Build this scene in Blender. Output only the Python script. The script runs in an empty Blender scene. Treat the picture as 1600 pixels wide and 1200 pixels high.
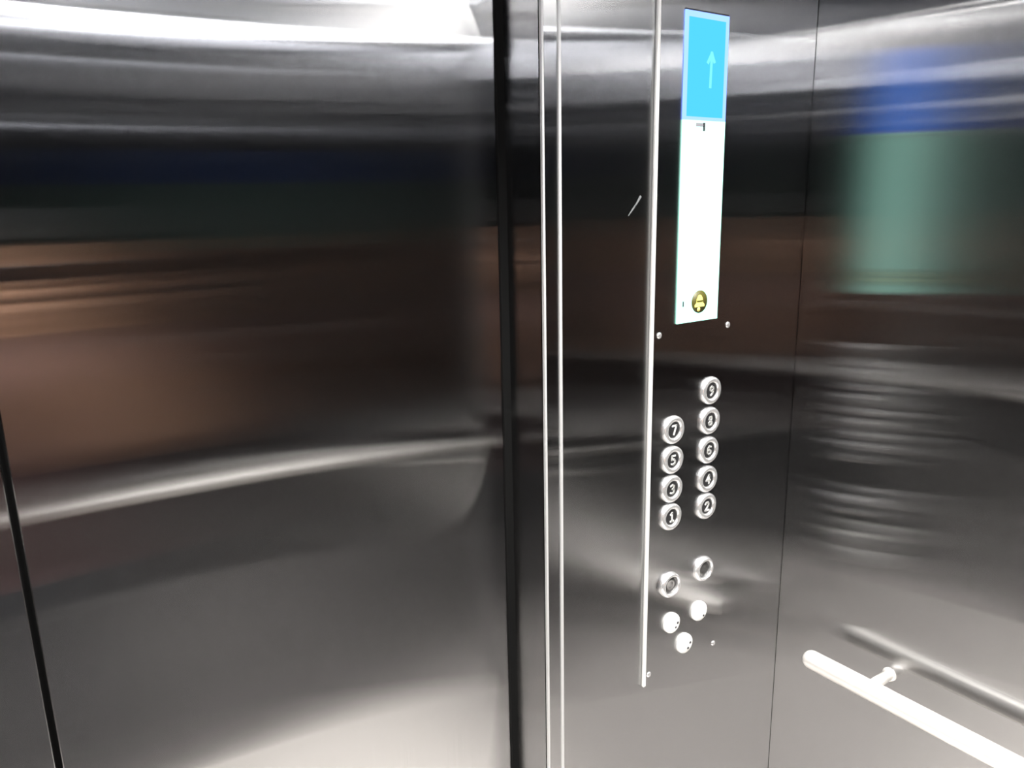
import bpy, bmesh, math, random
from mathutils import Vector, Matrix
random.seed(4)
C = bpy.context.scene.collection
D = 0.75                 # metres from the camera to the control column
EYE = 1.635              # camera height above the floor
def X(v): return v * D
def Z(v): return EYE + v * D

# ------------------------------------------------------------------ helpers
def mat(name):
    m = bpy.data.materials.new(name); m.use_nodes = True
    n = m.node_tree.nodes; l = m.node_tree.links
    n.clear()
    out = n.new('ShaderNodeOutputMaterial')
    return m, n, l, out

def plain(name, col, metallic=0.0, rough=0.5, coat=0.0, spec=0.5):
    m, n, l, out = mat(name)
    p = n.new('ShaderNodeBsdfPrincipled')
    p.inputs['Base Color'].default_value = (*col, 1)
    p.inputs['Metallic'].default_value = metallic
    p.inputs['Roughness'].default_value = rough
    p.inputs['Coat Weight'].default_value = coat
    p.inputs['Specular IOR Level'].default_value = spec
    nz = n.new('ShaderNodeTexNoise'); nz.inputs['Scale'].default_value = 60
    tc = n.new('ShaderNodeTexCoord'); l.new(tc.outputs['Object'], nz.inputs['Vector'])
    mr = n.new('ShaderNodeMapRange')
    mr.inputs['To Min'].default_value = max(0.02, rough - 0.03); mr.inputs['To Max'].default_value = min(1, rough + 0.03)
    l.new(nz.outputs['Fac'], mr.inputs['Value']); l.new(mr.outputs['Result'], p.inputs['Roughness'])
    l.new(p.outputs[0], out.inputs[0])
    return m

def emit(name, col, strength):
    m, n, l, out = mat(name)
    e = n.new('ShaderNodeEmission')
    e.inputs['Color'].default_value = (*col, 1); e.inputs['Strength'].default_value = strength
    l.new(e.outputs[0], out.inputs[0])
    return m

DIST = 'BECKMANN'
def steel(name, tangent, col=(0.44, 0.44, 0.445), wide=0.12, narrow=0.0014, halo=0.20, wave=0.0):
    """hairline stainless steel, grain upright: reflections spread along `tangent`, stay crisp up and down"""
    m, n, l, out = mat(name)
    tg = n.new('ShaderNodeCombineXYZ')
    for i in range(3): tg.inputs[i].default_value = tangent[i]
    tc = n.new('ShaderNodeTexCoord')
    mp = n.new('ShaderNodeMapping'); mp.inputs['Scale'].default_value = (900, 900, 3)
    l.new(tc.outputs['Object'], mp.inputs['Vector'])
    nz = n.new('ShaderNodeTexNoise'); nz.inputs['Scale'].default_value = 1.0; nz.inputs['Detail'].default_value = 3
    l.new(mp.outputs[0], nz.inputs['Vector'])
    cr = n.new('ShaderNodeMixRGB'); cr.inputs[1].default_value = (*[c * 0.93 for c in col], 1); cr.inputs[2].default_value = (*[c * 1.07 for c in col], 1)
    l.new(nz.outputs['Fac'], cr.inputs[0])
    nrm = None
    if wave:
        n2 = n.new('ShaderNodeTexNoise'); n2.inputs['Scale'].default_value = 1.6; n2.inputs['Detail'].default_value = 0
        l.new(tc.outputs['Object'], n2.inputs['Vector'])
        bp = n.new('ShaderNodeBump'); bp.inputs['Strength'].default_value = 1.0; bp.inputs['Distance'].default_value = wave
        l.new(n2.outputs['Fac'], bp.inputs['Height']); nrm = bp.outputs[0]
    def glossy(ax, ay):
        g = n.new('ShaderNodeBsdfAnisotropic'); g.distribution = DIST
        # alpha_t = R^2/(1+a), alpha_b = R^2*(1+a) for a<0: alpha_t = R^2/(1+a), alpha_b = R^2*(1+a)
        R2 = math.sqrt(ax * ay); a = -(1 - math.sqrt(ay / ax))
        g.inputs['Roughness'].default_value = math.sqrt(R2)
        g.inputs['Anisotropy'].default_value = a
        l.new(tg.outputs[0], g.inputs['Tangent'])
        l.new(cr.outputs[0], g.inputs['Color'])
        if nrm: l.new(nrm, g.inputs['Normal'])
        return g
    a = glossy(wide, narrow); b = glossy(0.42, narrow); c = glossy(0.40, 0.05)
    mx = n.new('ShaderNodeMixShader'); mx.inputs[0].default_value = halo
    l.new(a.outputs[0], mx.inputs[1]); l.new(b.outputs[0], mx.inputs[2])
    m2 = n.new('ShaderNodeMixShader'); m2.inputs[0].default_value = 0.022
    l.new(mx.outputs[0], m2.inputs[1]); l.new(c.outputs[0], m2.inputs[2]); l.new(m2.outputs[0], out.inputs[0])
    return m

def link(name, bm, m, parent=None, smooth=False):
    me = bpy.data.meshes.new(name); bm.to_mesh(me); bm.free()
    if smooth:
        for p in me.polygons: p.use_smooth = True
    ms = m if isinstance(m, (list, tuple)) else [m]
    for k in ms: me.materials.append(k)
    o = bpy.data.objects.new(name, me); C.objects.link(o)
    if parent is not None: o.parent = parent
    return o

def bx(bm, x0, x1, y0, y1, z0, z1, bevel=0.0, seg=2, mi=0):
    r = bmesh.ops.create_cube(bm, size=1.0)
    vs = r['verts']
    for v in vs:
        v.co = Vector(((x0 + x1) / 2 + v.co.x * (x1 - x0), (y0 + y1) / 2 + v.co.y * (y1 - y0), (z0 + z1) / 2 + v.co.z * (z1 - z0)))
    fs = {f for v in vs for f in v.link_faces}
    for f in fs: f.material_index = mi
    if bevel:
        es = list({e for v in vs for e in v.link_edges})
        bmesh.ops.bevel(bm, geom=es, offset=bevel, segments=seg, affect='EDGES', profile=0.5)
    return bm

def box(name, x0, x1, y0, y1, z0, z1, m, parent=None, bevel=0.0, seg=2):
    return link(name, bx(bmesh.new(), x0, x1, y0, y1, z0, z1, bevel, seg), m, parent)

def lathe(bm, prof, mtx, seg=40, mi=0):
    """profile of (radius, height) spun about local z, then moved by mtx"""
    rings = []
    for r, h in prof:
        if r < 1e-6:
            rings.append([bm.verts.new(mtx @ Vector((0, 0, h)))])
        else:
            rings.append([bm.verts.new(mtx @ Vector((r * math.cos(2 * math.pi * i / seg), r * math.sin(2 * math.pi * i / seg), h))) for i in range(seg)])
    for a, b in zip(rings, rings[1:]):
        for i in range(seg):
            j = (i + 1) % seg
            if len(a) == 1 and len(b) == 1: continue
            if len(a) == 1: f = bm.faces.new((a[0], b[j], b[i]))
            elif len(b) == 1: f = bm.faces.new((a[i], a[j], b[0]))
            else: f = bm.faces.new((a[i], a[j], b[j], b[i]))
            f.smooth = True; f.material_index = mi
    bmesh.ops.recalc_face_normals(bm, faces=bm.faces[:])
    return bm

def tube(bm, pts, r, seg=24, cap='round'):
    pts = [Vector(p) for p in pts]
    path = []
    n = len(pts)
    def ring(c, t, rad):
        t = t.normalized()
        u = t.cross(Vector((0, 0, 1)))
        if u.length < 1e-3: u = t.cross(Vector((0, 1, 0)))
        u.normalize(); w = u.cross(t)
        return [bm.verts.new(c + rad * (math.cos(2 * math.pi * i / seg) * u + math.sin(2 * math.pi * i / seg) * w)) for i in range(seg)]
    rings = []
    tan = lambda i: (pts[min(i + 1, n - 1)] - pts[max(i - 1, 0)])
    if cap == 'round':
        t0 = tan(0).normalized()
        for k in range(5):
            a = math.pi / 2 * k / 5
            rings.append(ring(pts[0] - t0 * r * math.cos(a), t0, max(r * math.sin(a), r * 0.05)))
    for i in range(n): rings.append(ring(pts[i], tan(i), r))
    if cap == 'round':
        t1 = tan(n - 1).normalized()
        for k in range(4, -1, -1):
            a = math.pi / 2 * k / 5
            rings.append(ring(pts[-1] + t1 * r * math.cos(a), t1, max(r * math.sin(a), r * 0.05)))
    for a, b in zip(rings, rings[1:]):
        for i in range(seg):
            f = bm.faces.new((a[i], a[(i + 1) % seg], b[(i + 1) % seg], b[i])); f.smooth = True
    bm.faces.new(rings[0]); bm.faces.new(rings[-1])
    bmesh.ops.recalc_face_normals(bm, faces=bm.faces[:])
    return bm

def empty(name, loc, label, cat, group=None):
    o = bpy.data.objects.new(name, None); C.objects.link(o); o.location = loc
    o.empty_display_size = 0.02
    o['label'] = label; o['category'] = cat
    if group: o['group'] = group
    return o

def tag(o, label=None, cat=None, group=None, kind=None):
    for k, v in (('label', label), ('category', cat), ('group', group), ('kind', kind)):
        if v: o[k] = v
    return o
def struct(o): o['kind'] = 'structure'; return o

# ------------------------------------------------------------------ materials
ST_X = steel('hairline_steel_facing_door', (1, 0, 0))
ST_Y = steel('hairline_steel_side', (0, 1, 0), (0.36, 0.36, 0.365))
ST_BACK = steel('dimmed_hairline_steel_back', (1, 0, 0), (0.13, 0.13, 0.135))  # steel darkened in colour to dim reflections off the unseen back wall
ST_LEFT = steel('dimmed_hairline_steel_left', (0, 1, 0), (0.24, 0.24, 0.245))  # colour lowered too, cutting light bounced from the unseen left wall
METAL_GLINT = plain('metal_and_edge_glint', (0.60, 0.60, 0.60), 0.6, 0.45)
EDGE_GLINT = plain('plate_edge_glint', (0.82, 0.82, 0.80), 0.45, 0.45)
CHROME = plain('chrome', (0.92, 0.92, 0.92), 0.85, 0.25)
RAILM = plain('rail_satin_ivory', (0.95, 0.92, 0.88), 0.6, 0.24)
SMOKED = plain('smoked_chrome', (0.22, 0.22, 0.22), 1.0, 0.2)
SATIN = plain('button_satin', (0.94, 0.94, 0.91), 0.35, 0.35)
DARKFACE = plain('button_dark_face', (0.04, 0.04, 0.042), 0.6, 0.35)
PALE = plain('pale_print', (0.5, 0.5, 0.49), 0.0, 0.5)
HOLLOW_SHADE = plain('hollow_shade', (0.004, 0.004, 0.004), 0.0, 0.9, spec=0.1)
GAP_SHADE = plain('gap_shade', (0.006, 0.006, 0.006), 0.0, 0.8, spec=0.1)
FLOORM = plain('floor_stone', (0.80, 0.76, 0.72), 0.0, 0.45)
CEILM = plain('ceiling_painted', (0.30, 0.33, 0.42), 0.0, 0.5)
LED = emit('led_white', (0.95, 0.96, 1.0), 40)
LED_SOFT = emit('led_soft', (0.95, 0.96, 1.0), 12)
LED_THIN = emit('led_thin', (1.0, 0.98, 0.95), 36)
LED_MID = emit('led_mid', (1.0, 0.98, 0.95), 28)
SCR_WHITE = emit('screen_white', (1.1, 2.2, 1.8), 1.0)
SCR_BLOOM = emit('screen_bloom', (0.5, 0.85, 2.6), 1.0)
SCR_BLUE = emit('screen_blue', (0.10, 0.72, 3.0), 1.0)
SCR_CYAN = emit('screen_cyan', (0.25, 1.0, 3.0), 1.0)
SCUFF = plain('pale_scuff', (0.12, 0.125, 0.13), 0.2, 0.5)
INK = plain('dark_print', (0.02, 0.02, 0.025), 0, 0.6)
GREYINK = plain('grey_print', (0.16, 0.16, 0.18), 0, 0.6)
YELLOW = plain('sticker_yellow', (0.72, 0.66, 0.16), 0, 0.5)
OLIVE = plain('sticker_olive', (0.06, 0.055, 0.004), 0, 0.5)

# ------------------------------------------------------------------ the lift car
W = X(1.449); YB = X(-0.70); YF = X(1.0); YD = X(1.105); TOP = Z(0.60)
T = 0.03
struct(box('floor', -W - T, W + T, YB - T, YD + 0.10, -0.04, 0, FLOORM))
struct(box('ceiling', -W - T, W + T, YB - T, YD + 0.10, TOP, TOP + 0.04, CEILM))
struct(box('wall_right', W, W + T, YB - T, YD + 0.1, 0, TOP, ST_Y))
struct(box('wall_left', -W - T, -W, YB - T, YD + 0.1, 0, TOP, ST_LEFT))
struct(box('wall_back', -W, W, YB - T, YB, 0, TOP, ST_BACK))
# black sheet painting in the shade behind the doors and columns
struct(box('wall_front', -W, W, YD + 0.06, YD + 0.1, 0, TOP, HOLLOW_SHADE))

# control column: angle trim at the doorway, then the front sheet
def column(sign, nm):
    jx = X(0.760) * sign; ex = X(0.7915) * sign; px = X(0.7935) * sign; wx = (W - 0.0010) * sign
    lo, hi = sorted((jx, ex))
    col = struct(box('wall_front_' + nm, *sorted((px, wx)), YF, YF + 0.012, 0.0, TOP - 0.001, ST_X, bevel=0.0))
    # rounded edge of the front sheet, its highlight put into a paler metal
    e = bmesh.new(); bx(e, *sorted((X(0.7915) * sign, X(0.7975) * sign)), YF - 0.0012, YF + 0.010, 0.0, TOP - 0.001, 0.0011, 3)
    link('sheet_edge', e, METAL_GLINT, col)
    # doorway trim, front face and return to the door
    t = bmesh.new()
    bx(t, lo, hi, YF + 0.001, YF + 0.006, 0, TOP - 0.001)
    tr = struct(link('trim_' + ('1' if sign > 0 else '3'), t, ST_X))
    r = bmesh.new(); bx(r, *sorted((jx, jx + 0.004 * sign)), YF + 0.001, YD - 0.003, 0, TOP - 0.001)
    link('return_face', r, ST_Y, tr)
    c = bmesh.new(); bx(c, *sorted((jx - 0.0006 * sign, jx + 0.0030 * sign)), YF - 0.0008, YF + 0.004, 0, TOP - 0.001, 0.001, 3)
    link('corner_bead', c, METAL_GLINT, tr)  # pale bead puts the bent corner's highlight into the colour
    # black strip painting in the shade of the gap beside the door
    struct(box('trim_' + ('2' if sign > 0 else '4'), *sorted((X(0.745) * sign, jx + 0.003 * sign)), YD - 0.003, YD + 0.02, 0, TOP - 0.001, GAP_SHADE))
    return col
cr = column(1, 'right'); column(-1, 'left')
# light scuff on the front sheet left of the control panel
sb = bmesh.new()
for (ax, az, bx_, bz, wd) in ((.945, -.027, .962, -.009, .0011), (.960, -.012, .974, .006, .0016)):
    a = Vector((X(ax), 0, Z(az))); b = Vector((X(bx_), 0, Z(bz))); t = (b - a).normalized(); q = Vector((-t.z, 0, t.x)) * wd
    v = [sb.verts.new((p.x, YF - e, p.z)) for e in (.0004, 0) for p in (a - q * .4, b - q, b + q, a + q * .4)]
    for f in ((0, 1, 2, 3), (7, 6, 5, 4), (0, 4, 5, 1), (1, 5, 6, 2), (2, 6, 7, 3), (3, 7, 4, 0)): sb.faces.new([v[i] for i in f])
link('scuff', sb, SCUFF, cr)

# doors (centre opening), the near leaf and the one beyond the seam
def leaf(name, x0, x1):
    b = bmesh.new(); bx(b, x0, x1, YD, YD + 0.03, 0.004, TOP - 0.004, 0.0012, 2)
    return struct(link(name, b, ST_X))
leaf('door_1', X(0.0015), X(0.745))
leaf('door_2', X(-0.745), X(-0.0065))
struct(box('trim_5', X(-0.0065), X(0.0015), YD + 0.012, YD + 0.03, 0, TOP - 0.004, HOLLOW_SHADE))  # black strip stands in for the shade inside the door seam
struct(box('trim_6', X(-0.76), X(0.76), YD - 0.02, YD + 0.05, -0.002, 0.003, METAL_GLINT))

# ------------------------------------------------------------------ lights
def strip(nm, x0, x1, y0, y1, label, led):
    o = empty(nm, ((x0 + x1) / 2, (y0 + y1) / 2, TOP), label, 'light', 'ceiling light strips')
    cx, cy, cz = o.location
    box('housing', x0 - cx - .006, x1 - cx + .006, y0 - cy - .006, y1 - cy + .006, -0.012, 0, METAL_GLINT, o, 0.002)
    box('diffuser', x0 - cx, x1 - cx, y0 - cy, y1 - cy, -0.016, -0.011, led, o, 0.001)
    return o
strip('ceiling_light', X(-1.2), X(1.2), X(-0.61), X(-0.565), 'white light strip across the ceiling along the back wall', LED)
strip('ceiling_light', X(-1.2), X(-.13), X(0.0), X(0.02), 'thin white light strip across the left half of the ceiling', LED_SOFT)
strip('ceiling_light', X(.13), X(1.2), X(0.0), X(0.02), 'thin white light strip across the right half of the ceiling', LED_SOFT)
strip('ceiling_light', X(-.045), X(-.037), X(-0.5), X(0.85), 'thin white light strip down the middle of the ceiling, left of a pair', LED_THIN)
strip('ceiling_light', X(.06), X(.067), X(-0.5), X(0.85), 'thin white light strip down the middle of the ceiling, right of a pair', LED_THIN)
strip('ceiling_light', X(1.30), X(1.335), X(-0.5), X(0.92), 'white light strip along the right edge of the ceiling', LED_MID)
strip('ceiling_light', X(-1.335), X(-1.30), X(-0.5), X(0.92), 'white light strip along the left edge of the ceiling', LED_SOFT)
def fill_light(px, py, label):  # added lamps, out of view, to brighten the floor, rails and person
    o = empty('fill_light', (X(px), X(py), TOP), label, 'light', 'added fill lights in the lift ceiling')
    link('trim_ring', lathe(bmesh.new(), [(.045, 0), (.045, -.004), (.040, -.007), (.032, -.007), (.030, 0)], Matrix.Identity(4), 40), METAL_GLINT, o)
    link('lens', lathe(bmesh.new(), [(.030, -.001), (.020, -.002), (0, -.0025)], Matrix.Identity(4), 32), LENS, o)
    ld = bpy.data.lights.new('fill_lamp', 'SPOT'); ld.energy = SPOT_W; ld.spot_size = math.radians(125); ld.spot_blend = 0.7
    ld.shadow_soft_size = 0.028; ld.color = (1.0, 0.97, 0.92)
    lo = bpy.data.objects.new('fill_lamp', ld); C.objects.link(lo); lo.parent = o; lo.location = (0, 0, -.035)
SPOT_W = 66
LENS = emit('fill_lens', (1.0, 0.97, 0.92), 3)
for px, nx in ((-.35, 'left'), (.35, 'right')):
    fill_light(px, .36, 'added fill lamp near the ceiling centre, just %s of the paired thin strips' % nx)
for px, nx in ((-1.0, 'left'), (1.0, 'right')):
    for py, ny in ((-.25, 'towards the back wall'), (.5, 'towards the doors')):
        fill_light(px, py, 'added fill lamp in the %s half of the ceiling, %s' % (nx, ny))

# ------------------------------------------------------------------ handrails
def rail(name, p0, p1, nrm, off, r, posts, label):
    """p0,p1 on the wall; nrm into the car"""
    p0 = Vector(p0); p1 = Vector(p1); nrm = Vector(nrm)
    o = empty(name, p0.lerp(p1, .5), label, 'handrail')
    L = o.location
    a = p0 + nrm * off - L; b = p1 + nrm * off - L
    n = 10
    link('bar', tube(bmesh.new(), [a.lerp(b, i / n) for i in range(n + 1)], r), RAILM, o)
    d = (p1 - p0).normalized()
    for s in posts:
        q = p0 + d * s - L
        bm = bmesh.new(); tube(bm, [q + nrm * 0.001, q + nrm * (off - r * .5)], r * .55, 16, cap=None)
        br = link('bracket', bm, RAILM, o)
        rot = Vector((0, 0, 1)).rotation_difference(nrm).to_matrix().to_4x4()
        fl = lathe(bmesh.new(), [(0, .004), (r * .62, .003), (r * .72, .0015), (r * .72, 0)], Matrix.Translation(q) @ rot, 24)
        link('flange', fl, RAILM, br)
    return o
RZ = Z(-0.977)
ROFF = X(1.449 - 1.366); RR = 0.0155
rail('handrail', (W, X(0.872) - RR, RZ), (W, X(-0.55), RZ), (-1, 0, 0), ROFF, RR, [X(.126), X(1.1)], 'polished steel handrail on the right wall below the control panel')
rail('handrail', (-W, X(0.872) - RR, RZ), (-W, X(-0.55), RZ), (1, 0, 0), ROFF, RR, [X(.126), X(1.1)], 'polished steel handrail on the left wall, facing the other side rail')
rail('handrail', (X(-1.25), YB, RZ), (X(1.25), YB, RZ), (0, 1, 0), ROFF, RR, [X(.25), X(1.25), X(2.25)], 'long polished steel handrail across the back wall')

# ------------------------------------------------------------------ control panel
PT = 0.004            # plate thickness
PX0, PX1 = X(1.000), X(1.237)
PZ0, PZ1 = Z(-0.972), Z(0.42)
panel = empty('control_panel', (X(1.1185), YF, Z(-0.3)), 'tall brushed steel lift control panel with a lit screen above the buttons', 'control panel')
PO = panel.location.copy()
YP = YF - PT          # front face of the plate
bm = bx(bmesh.new(), PX0 + X(.005), PX1, YP, YF, PZ0, PZ1, 0.0)
pl = link('faceplate', bm, ST_X, panel); pl.matrix_parent_inverse = Matrix.Translation(-PO)
def under(o, p=panel):
    o.parent = p; o.matrix_parent_inverse = Matrix.Translation(-PO); return o
bm = bx(bmesh.new(), PX0, PX0 + X(.0080), YP - 0.0012, YF, PZ0 - .001, PZ1, 0.0019, 4)
e = under(link('plate_edge', bm, EDGE_GLINT))  # paler metal paints in the highlight along the plate edge
# lit screen: bloom painted as a pale border, blue upper part, white lower part
sx0, sx1 = X(1.0655), X(1.177); sz0, sz1, szm = Z(-0.228), Z(0.315), Z(0.142)
fr = bmesh.new()
w = 0.0022
for b in ((sx0, sx1, sz1, sz1 + w),):
    bx(fr, b[0], b[1], YP - 0.0012, YP, b[2], b[3])
screen = under(box('screen', sx0, sx1, YP - 0.0016, YP, sz0, sz1, SCR_WHITE))
def on_screen(o): o.parent = screen; return o
under(link('screen_hood', fr, INK))
on_screen(box('bloom_border', sx0 - .0002, sx1 + .0002, YP - 0.0019, YP - .0002, szm - X(.006), sz1 + .0001, SCR_BLOOM))
on_screen(box('blue_display', sx0 + X(.008), sx1 - X(.009), YP - 0.0022, YP - .0016, szm, sz1 - X(.010), SCR_BLUE))
on_screen(box('white_display', sx0, sx1, YP - 0.0021, YP - .0016, sz0, szm - X(.006), SCR_WHITE))
def poly(name, pts, y0, y1, m):
    bm = bmesh.new()
    vs = [bm.verts.new((x, y0, z)) for x, z in pts]
    f = bm.faces.new(vs)
    r = bmesh.ops.extrude_face_region(bm, geom=[f])
    for v in r['geom']:
        if isinstance(v, bmesh.types.BMVert): v.co.y = y1
    bmesh.ops.recalc_face_normals(bm, faces=bm.faces[:])
    return link(name, bm, m)

def strokes(name, lines, cx, cz, s, wd, y0, y1, m):
    """flat strokes: polylines in unit coordinates, centred on cx,cz"""
    bm = bmesh.new()
    for ln in lines:
        for (x0, z0), (x1, z1) in zip(ln, ln[1:]):
            a = Vector((cx + x0 * s, 0, cz + z0 * s)); b = Vector((cx + x1 * s, 0, cz + z1 * s))
            t = (b - a); L = t.length; t.normalize(); nn = Vector((-t.z, 0, t.x)) * wd / 2; t2 = t * wd / 2 * .8
            q = [a - t2 + nn, b + t2 + nn, b + t2 - nn, a - t2 - nn]
            vs = [bm.verts.new((p.x, y0, p.z)) for p in q] + [bm.verts.new((p.x, y1, p.z)) for p in q]
            for f in ((0, 1, 2, 3), (7, 6, 5, 4), (0, 4, 5, 1), (1, 5, 6, 2), (2, 6, 7, 3), (3, 7, 4, 0)):
                bm.faces.new([vs[i] for i in f])
    bmesh.ops.recalc_face_normals(bm, faces=bm.faces[:])
    return link(name, bm, m)
# pale arrow on the blue field
on_screen(strokes('arrow_mark', [[(0, -1), (0.05, 1)], [(-.28, .45), (.05, 1), (.30, .52)]], X(1.132), Z(.222), X(.028), X(.006), YP - .0026, YP - .0022, SCR_CYAN))
# small dark caption under the blue field, and the tiny mark low on the left
on_screen(box('caption', X(1.099), X(1.119), YP - .0025, YP - .0021, Z(.1255), Z(.1315), GREYINK))
on_screen(box('caption', X(1.1175), X(1.1225), YP - .0025, YP - .0021, Z(.118), Z(.1325), INK))
on_screen(box('caption', X(1.0785), X(1.0815), YP - .0025, YP - .0021, Z(-.197), Z(-.187), INK))
# round yellow and black warning emblem
ecx, ecz = X(1.1245), Z(-.191)
ROTY = Matrix.Rotation(math.pi / 2, 4, 'X')      # local z -> -y (towards the car)
def disc(name, cx, cz, r0, r1, y, th, m, seg=40):
    prof = [(r1, 0), (r1, th), (r0, th)] if r0 > 0 else [(r1, 0), (r1, th), (0, th)]
    if r0 > 0: prof.append((r0, 0))
    return link(name, lathe(bmesh.new(), prof, Matrix.Translation((cx, y, cz)) @ ROTY, seg), m)
on_screen(disc('emblem', ecx, ecz, 0, X(.0215), YP - .0021, .0004, OLIVE))
bell = [(-.62, -.45), (-.62, -.25), (-.42, -.1), (-.38, .25), (-.2, .55), (0, .62), (.2, .55), (.38, .25), (.42, -.1), (.62, -.25), (.62, -.45)]
on_screen(poly('bell_symbol', [(ecx + a * X(.0215), ecz + b * X(.0215)) for a, b in bell], YP - .0029, YP - .0024, YELLOW))
on_screen(disc('bell_clapper', ecx - X(.002), ecz - X(.0145), 0, X(.0042), YP - .0024, .0005, YELLOW, 20))
on_screen(strokes('bell_line', [[(-.4, 0), (.4, 0)]], ecx, ecz + X(.001), X(.0165), X(.003), YP - .0033, YP - .0029, OLIVE))

# screws at the plate corners
def screw(px, pz, r=X(.0060)):
    o = under(link('screw', lathe(bmesh.new(), [(r, 0), (r, .0006), (r * .8, .0016), (r * .4, .0021), (0, .0022)], Matrix.Translation((X(px), YP, Z(pz))) @ ROTY, 20), CHROME))
    return o
for px, pz in ((1.022, -.245), (1.213, -.245), (1.016, -.949), (1.212, -.950)): screw(px, pz)

DIG = {
 1: [[(-.35, .6), (.1, 1), (.1, -1)], [(-.4, -1), (.6, -1)]],
 2: [[(-.6, .6), (-.3, .95), (.3, .95), (.6, .5), (.4, .05), (-.6, -1), (.6, -1)]],
 3: [[(-.6, .8), (0, 1), (.5, .7), (.45, .2), (0, 0), (.55, -.3), (.5, -.8), (0, -1), (-.6, -.8)]],
 4: [[(.3, -1), (.3, 1), (-.6, -.3), (.65, -.3)]],
 5: [[(.5, 1), (-.5, 1), (-.5, .1), (.2, .15), (.6, -.3), (.4, -.85), (-.1, -1), (-.6, -.8)]],
 6: [[(.5, .8), (0, 1), (-.5, .5), (-.55, -.5), (0, -1), (.5, -.7), (.5, -.2), (0, .1), (-.5, -.2)]],
 7: [[(-.6, 1), (.6, 1), (-.1, -1)]],
 8: [[(0, 0), (-.45, .4), (-.3, .9), (.3, .9), (.45, .4), (0, 0), (-.55, -.45), (-.35, -.95), (.35, -.95), (.55, -.45), (0, 0)]],
 9: [[(.5, .2), (0, -.1), (-.5, .2), (-.5, .7), (0, 1), (.5, .7), (.5, 0), (.3, -.6), (-.3, -1)]],
}
def button(px, pz, digit, label):
    cx, cz = X(px), Z(pz); R = X(.0280)
    o = empty('push_button', (cx, YP, cz), label, 'button', 'floor buttons of the control panel')
    M = ROTY
    bz = link('bezel', lathe(bmesh.new(), [(R, 0), (R, .0022), (R * .97, .0040), (R * .88, .0056), (R * .76, .0062), (R * .66, .0054), (R * .58, .0034), (R * .57, 0.001)], M, 48), CHROME, o)
    fc = link('face', lathe(bmesh.new(), [(R * .57, .0005), (R * .57, .0028), (R * .50, .0034), (R * .25, .0032), (0, .0031)], M, 40), DARKFACE, o)
    st = strokes('numeral', DIG[digit], 0, 0, R * .31, R * .12, -.0042, -.0027, PALE); st.parent = fc
    return o
ORD = {5: 'topmost', 4: 'second from top', 3: 'third from top', 2: 'fourth from top', 1: 'lowest'}
names = ['topmost', 'second from the top', 'third from the top', 'fourth from the top', 'lowest']
rz = [-.372, -.434, -.496, -.558, -.617]
lz = [-.434, -.495, -.555, -.614]
rl = ['round chrome floor button highest on the whole panel', 'second floor button from the top in the column of five', 'middle floor button in the column of five',
      'floor button second from the bottom in the column of five', 'lowest floor button in the column of five']
ll = ['topmost chrome floor button in the column of four', 'second floor button from the top in the column of four', 'third floor button from the top in the column of four',
      'lowest floor button in the column of four']
for z, d, t in zip(rz, (9, 8, 6, 4, 2), rl): button(1.168, z, d, t)
for z, d, t in zip(lz, (7, 5, 3, 1), ll): button(1.0645, z, d, t)

def key_button(px, pz, label):
    o = empty('service_button', (X(px), YP, Z(pz)), label, 'button', 'service buttons of the control panel')
    R = X(.027)
    link('bezel', lathe(bmesh.new(), [(R, 0), (R, .003), (R * .93, .0065), (R * .82, .0085), (R * .74, .008), (R * .70, .005), (R * .69, .001)], ROTY, 48), CHROME, o)
    fc = link('face', lathe(bmesh.new(), [(R * .69, .0005), (R * .69, .003), (R * .55, .0042), (R * .25, .0036), (0, .0034)], ROTY, 40), SMOKED, o)
    return o
key_button(1.067, -.762, 'larger raised chrome button below the column of four')
key_button(1.166, -.757, 'larger raised chrome button below the column of five')
def small_button(px, pz, label, marks):
    o = empty('small_button', (X(px), YP, Z(pz)), label, 'button', 'small bright round buttons low on the panel')
    R = X(.0215)
    cap = link('cap', lathe(bmesh.new(), [(R, 0), (R, .003), (R * .95, .0050), (R * .82, .0066), (R * .5, .0078), (0, .0083)], ROTY, 40), SATIN, o)
    for mx, mz, rr in marks:
        k = link('hole', lathe(bmesh.new(), [(R * rr, 0), (R * rr, .0012), (0, .0013)], Matrix.Translation((R * mx, -.0070, R * mz)) @ ROTY, 16), INK, o)
    return o
small_button(1.159, -.853, 'small bright round button highest of the lower three', [(.25, -.4, .11)])
small_button(1.076, -.852, 'small bright round button nearest the plate edge, with two dark marks', [(.45, .05, .13), (.2, -.35, .11)])
small_button(1.117, -.914, 'small bright round button lowest on the panel', [(.42, .12, .13), (.12, -.38, .13)])

# ------------------------------------------------------------------ the photographer, standing against the back rail
SKIN = plain('skin', (0.50, 0.28, 0.18), 0, 0.5)
HAIRM = plain('dark_hair', (0.015, 0.012, 0.010), 0, 0.5)
KNIT = plain('maroon_cotton', (0.045, 0.018, 0.018), 0, 0.85)
DENIM = plain('dark_denim', (0.02, 0.022, 0.028), 0, 0.8)
SHOEM = plain('black_shoe', (0.02, 0.02, 0.02), 0, 0.4)
EYEM = plain('eye_white', (0.75, 0.73, 0.70), 0, 0.3)
LIP = plain('lips', (0.42, 0.18, 0.15), 0, 0.5)
PHONEM = plain('phone_black', (0.01, 0.01, 0.012), 0, 0.2)
GLASSM = plain('lens_glass', (0.02, 0.02, 0.03), 0, 0.05)
PY = -0.275
person = empty('person', (-0.075, PY, 0), 'person in a dark maroon short-sleeved top holding a phone, back to the rear handrail', 'person')
person.scale = (.955, .955, .955)

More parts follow.
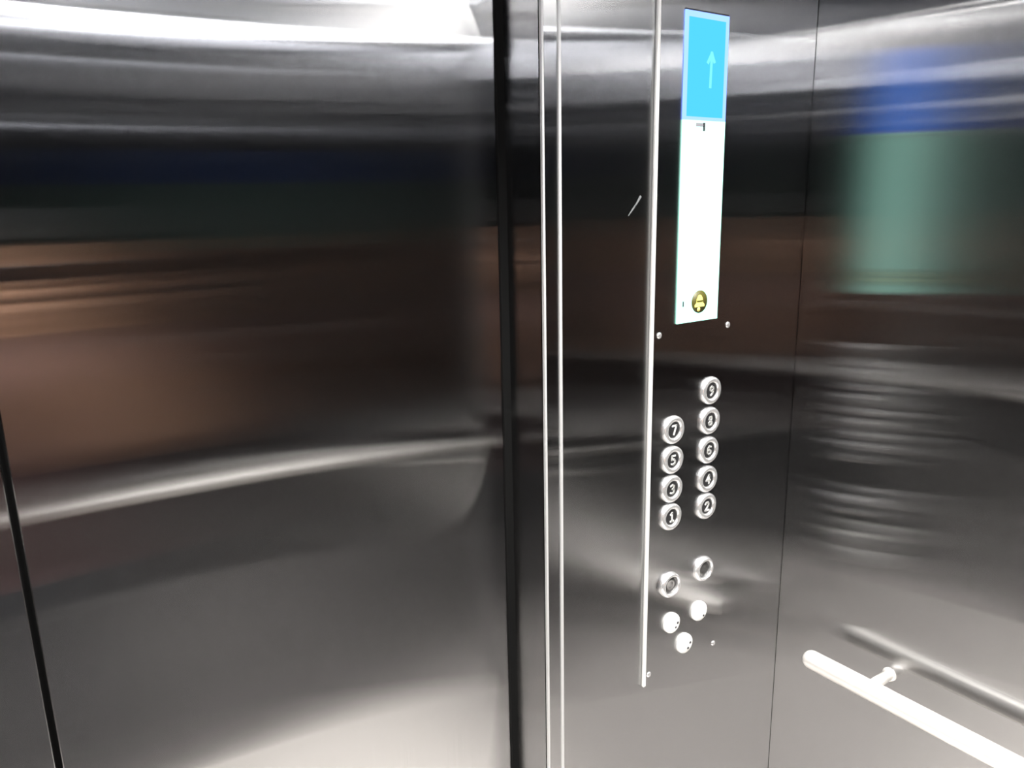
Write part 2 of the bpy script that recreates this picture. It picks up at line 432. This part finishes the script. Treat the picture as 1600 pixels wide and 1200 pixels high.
def loft(bm, rings, seg=28, cap=True):
    """rings: (centre, axis u, axis v) ellipses"""
    rr = []
    for c, u, v in rings:
        c, u, v = Vector(c), Vector(u), Vector(v)
        rr.append([bm.verts.new(c + u * math.cos(2 * math.pi * i / seg) + v * math.sin(2 * math.pi * i / seg)) for i in range(seg)])
    for a, b in zip(rr, rr[1:]):
        for i in range(seg):
            bm.faces.new((a[i], a[(i + 1) % seg], b[(i + 1) % seg], b[i])).smooth = True
    if cap:
        bm.faces.new(rr[0]); bm.faces.new(rr[-1])
    return bm

def limb(bm, pts, rads, seg=20, sub=5):
    """tapered limb through the joints, rounded at the bends"""
    P = [Vector(p) for p in pts]
    path, rad = [], []
    n = len(P)
    for i in range(n - 1):
        p0 = P[max(i - 1, 0)]; p1 = P[i]; p2 = P[i + 1]; p3 = P[min(i + 2, n - 1)]
        for k in range(sub):
            t = k / sub
            q = 0.5 * ((2 * p1) + (p2 - p0) * t + (2 * p0 - 5 * p1 + 4 * p2 - p3) * t * t + (3 * p1 - p0 - 3 * p2 + p3) * t ** 3)
            path.append(q); rad.append(rads[i] * (1 - t) + rads[i + 1] * t)
    path.append(P[-1]); rad.append(rads[-1])
    rings = []
    u = None
    for i, c in enumerate(path):
        tdir = (path[min(i + 1, len(path) - 1)] - path[max(i - 1, 0)]).normalized()
        if u is None:
            u = tdir.cross(Vector((0.3, 0.2, 1)));
            if u.length < .1: u = tdir.cross(Vector((1, 0, 0)))
        u = (u - tdir * u.dot(tdir)).normalized()
        rings.append((c, u * rad[i], tdir.cross(u) * rad[i]))
    return loft(bm, rings, seg)

# one closed surface: torso, neck, head, limbs and fingers fused together
bm = bmesh.new()
loft(bm, [((0, y, z), (a, 0, 0), (0, b, 0)) for z, y, a, b in ((.84, 0, .10, .08), (.90, 0, .160, .105), (1.02, 0, .150, .100), (1.15, 0, .155, .105), (1.28, 0, .170, .112), (1.35, -.005, .168, .100), (1.39, -.008, .135, .080), (1.42, -.010, .085, .066), (1.45, -.010, .060, .060), (1.52, .0, .054, .058))], 32)
HEAD = ((1.492, .024, .026, .040), (1.503, .018, .044, .064), (1.52, .012, .057, .080), (1.55, .007, .066, .090), (1.58, .001, .072, .096), (1.61, -.003, .075, .099), (1.64, -.006, .076, .100), (1.67, -.008, .071, .092), (1.695, -.008, .057, .074), (1.711, -.008, .034, .045), (1.717, -.008, .006, .008))
loft(bm, [((0, y, z), (a, 0, 0), (0, b, 0)) for z, y, a, b in HEAD], 32)
limb(bm, [(0, .088, 1.618), (0, .100, 1.590), (0, .106, 1.572)], [.007, .010, .013], 12)
limb(bm, [(0, .080, 1.508), (0, .086, 1.514)], [.014, .012], 12)
limb(bm, [(-.028, .080, 1.622), (0, .088, 1.624), (.028, .080, 1.622)], [.006, .008, .006], 10)
for s in (-1, 1):
    limb(bm, [(.072 * s, -.004, 1.566), (.080 * s, -.006, 1.585), (.083 * s, -.010, 1.612)], [.007, .011, .010], 12)
    limb(bm, [(.140 * s, -.006, 1.375), (.165 * s, -.002, 1.365), (.225 * s, .050, 1.280), (.285 * s, .105, 1.185), (.228 * s, .148, 1.295), (.152 * s, .200, 1.430)], [.058, .060, .050, .043, .042, .028])
    limb(bm, [(.154 * s, .198, 1.425), (.132 * s, .214, 1.462), (.112 * s, .228, 1.497), (.098 * s, .236, 1.525)], [.027, .029, .030, .022])
    limb(bm, [(.120 * s, .222, 1.470), (.112 * s, .240, 1.505), (.106 * s, .242, 1.530)], [.022, .022, .016])
    base = [(.108, .242, 1.490), (.102, .250, 1.513), (.096, .252, 1.536), (.090, .248, 1.558)]
    for (qx, qy, qz), L in zip(base, (.052, .068, .073, .064)):
        limb(bm, [((qx + .010) * s, qy - .012, qz - .012), (qx * s, qy, qz), ((qx - .42 * L) * s, qy + .17 * L, qz + .22 * L), ((qx - .75 * L) * s, qy + .16 * L, qz + .30 * L), ((qx - 1.0 * L) * s, qy + .05 * L, qz + .33 * L)], [.009, .0088, .0080, .0073, .0060], 10)
    limb(bm, [(.124 * s, .208, 1.470), (.104 * s, .204, 1.506), (.088 * s, .208, 1.535), (.072 * s, .222, 1.558)], [.015, .013, .010, .008], 10)
    limb(bm, [(.085 * s, 0, .90), (.100 * s, .006, .70), (.105 * s, .012, .50), (.110 * s, -.016, .34), (.112 * s, -.012, .09)], [.092, .078, .055, .050, .035])
    limb(bm, [(.112 * s, -.03, .05), (.116 * s, .05, .045), (.120 * s, .14, .032)], [.032, .033, .026])
bmesh.ops.recalc_face_normals(bm, faces=bm.faces[:])
body = link('body', bm, SKIN, person, True)
rm = body.modifiers.new('Fuse', 'REMESH'); rm.mode = 'VOXEL'; rm.voxel_size = 0.0032; rm.use_smooth_shade = True
sm = body.modifiers.new('Soften', 'SMOOTH'); sm.factor = 0.5; sm.iterations = 3

# clothes
bm = bmesh.new()
loft(bm, [((0, y, z), (a, 0, 0), (0, b, 0)) for z, y, a, b in ((.89, 0, .180, .122), (.93, 0, .182, .124), (1.02, 0, .172, .118), (1.15, 0, .176, .122), (1.28, 0, .190, .128), (1.35, -.004, .186, .116), (1.39, -.007, .155, .096), (1.425, -.009, .100, .079), (1.447, -.010, .072, .070))], 36)
for s in (-1, 1):
    limb(bm, [(.120 * s, -.006, 1.375), (.160 * s, -.002, 1.365), (.220 * s, .048, 1.285), (.268 * s, .090, 1.212)], [.060, .073, .064, .062])
link('shirt', bm, KNIT, person)
bm = bmesh.new()
loft(bm, [((0, 0, z), (a, 0, 0), (0, b, 0)) for z, a, b in ((.99, .165, .112), (.94, .178, .120), (.86, .180, .124), (.80, .165, .115))], 32)
for s in (-1, 1):
    limb(bm, [(.090 * s, 0, .88), (.098 * s, .004, .70), (.105 * s, .012, .50), (.108 * s, -.002, .30), (.110 * s, -.01, .075)], [.098, .088, .072, .066, .060])
link('trousers', bm, DENIM, person)
for s in (-1, 1):
    bm = bmesh.new()
    loft(bm, [((.116 * s, y, h * .5 + .002), (w, 0, 0), (0, 0, h * .5)) for y, w, h in ((-.085, .022, .05), (-.07, .036, .085), (-.02, .042, .095), (.04, .045, .085), (.10, .048, .065), (.15, .045, .055), (.18, .030, .040), (.188, .012, .020))], 20)
    link('shoe', bm, SHOEM, person)
    bm = bmesh.new()
    bmesh.ops.create_uvsphere(bm, u_segments=16, v_segments=10, radius=.0115, matrix=Matrix.Translation((.030 * s, .0755, 1.604)))
    e = link('eye', bm, EYEM, person, True)
    bm = bmesh.new()
    bmesh.ops.create_uvsphere(bm, u_segments=12, v_segments=8, radius=.0055, matrix=Matrix.Translation((.030 * s, .0835, 1.604)))
    link('iris', bm, HAIRM, e, True)
bm = bmesh.new()
limb(bm, [(-.022, .088, 1.541), (0, .0955, 1.543), (.022, .088, 1.541)], [.003, .006, .003], 10)
link('mouth', bm, LIP, person)
# short dark hair: a cap over the skull, higher over the brow than at the nape
bm = bmesh.new()
loft(bm, [((0, y, z), (a + .006, 0, 0), (0, b + .006, 0)) for z, y, a, b in ((1.53, .010, .061, .084), (1.545, .008, .065, .088), (1.56, .005, .068, .092), (1.575, .002, .071, .095), (1.59, -.001, .073, .097), (1.605, -.002, .0745, .0985), (1.62, -.004, .0755, .0995), (1.635, -.006, .076, .100), (1.65, -.007, .075, .098), (1.66, -.008, .073, .095), (1.67, -.008, .071, .092), (1.68, -.008, .066, .086), (1.695, -.008, .058, .075), (1.712, -.008, .034, .045), (1.722, -.008, .004, .006))], 48, False)
def hairline(v):
    y = v.co.y + .006
    if y > .045: return 1.640
    if y > .0: return 1.60 + (y / .045) * .040
    return 1.545 + max(0, (y + .06)) / .06 * .055 if y > -.06 else 1.535
bmesh.ops.delete(bm, geom=[v for v in bm.verts if v.co.z < hairline(v)], context='VERTS')
hair = link('hair', bm, HAIRM, person, True)
sm = hair.modifiers.new('Solid', 'SOLIDIFY'); sm.thickness = .010; sm.offset = 0

# the phone, held just under and behind the lens, leaning with the view
phone = empty('phone', (-0.075, -.0315, 1.504), 'black phone held level in both hands of the person in maroon', 'phone')
phone.scale = (.955, .955, .955)
phone.rotation_euler = (math.radians(-8), 0, 0)
link('case', bx(bmesh.new(), -.076, .076, -.0045, .0045, -.036, .036, .004, 3), PHONEM, phone)
bm = bmesh.new(); bx(bm, -.071, .071, -.0052, -.0044, -.032, .032)
link('screen', bm, GLASSM, phone)
link('camera_bump', bx(bmesh.new(), 0.046, .068, .0044, .0062, .008, .030, .002, 2), PHONEM, phone)

# ------------------------------------------------------------------ camera
cam = bpy.data.cameras.new('camera'); co = bpy.data.objects.new('camera', cam); C.objects.link(co)
cam.sensor_width = 36; cam.lens = 27.0; cam.clip_start = 0.02
f = 1200.0
down = Vector((903 - 800, 5670 - 600, f)).normalized()
x1 = -60
hz = 600 - (down.x * (x1 - 800) + down.z * f) / down.y
nv = Vector((x1 - 800, hz - 600, f)).normalized()
rv = down.cross(nv).normalized()
# rows: world axes in (right, down, forward) camera axes
R = Matrix(((rv.x, rv.y, rv.z), (nv.x, nv.y, nv.z), (-down.x, -down.y, -down.z)))
cr_, cd_, cf_ = R.col[0], R.col[1], R.col[2]
m3 = Matrix((cr_, -cd_, -cf_)).transposed()
co.matrix_world = Matrix.Translation((0, 0, EYE)) @ m3.to_4x4()
bpy.context.scene.camera = co

wd = bpy.data.worlds.new('world'); bpy.context.scene.world = wd; wd.use_nodes = True
wd.node_tree.nodes['Background'].inputs[0].default_value = (0, 0, 0, 1)
sc = bpy.context.scene
sc.view_settings.view_transform = 'Standard'; sc.view_settings.look = 'None'
sc.view_settings.gamma = 1; sc.view_settings.exposure = 0.0; sc.view_settings.use_curve_mapping = False
sc.cycles.glossy_bounces = 10; sc.cycles.max_bounces = 14; sc.cycles.diffuse_bounces = 5
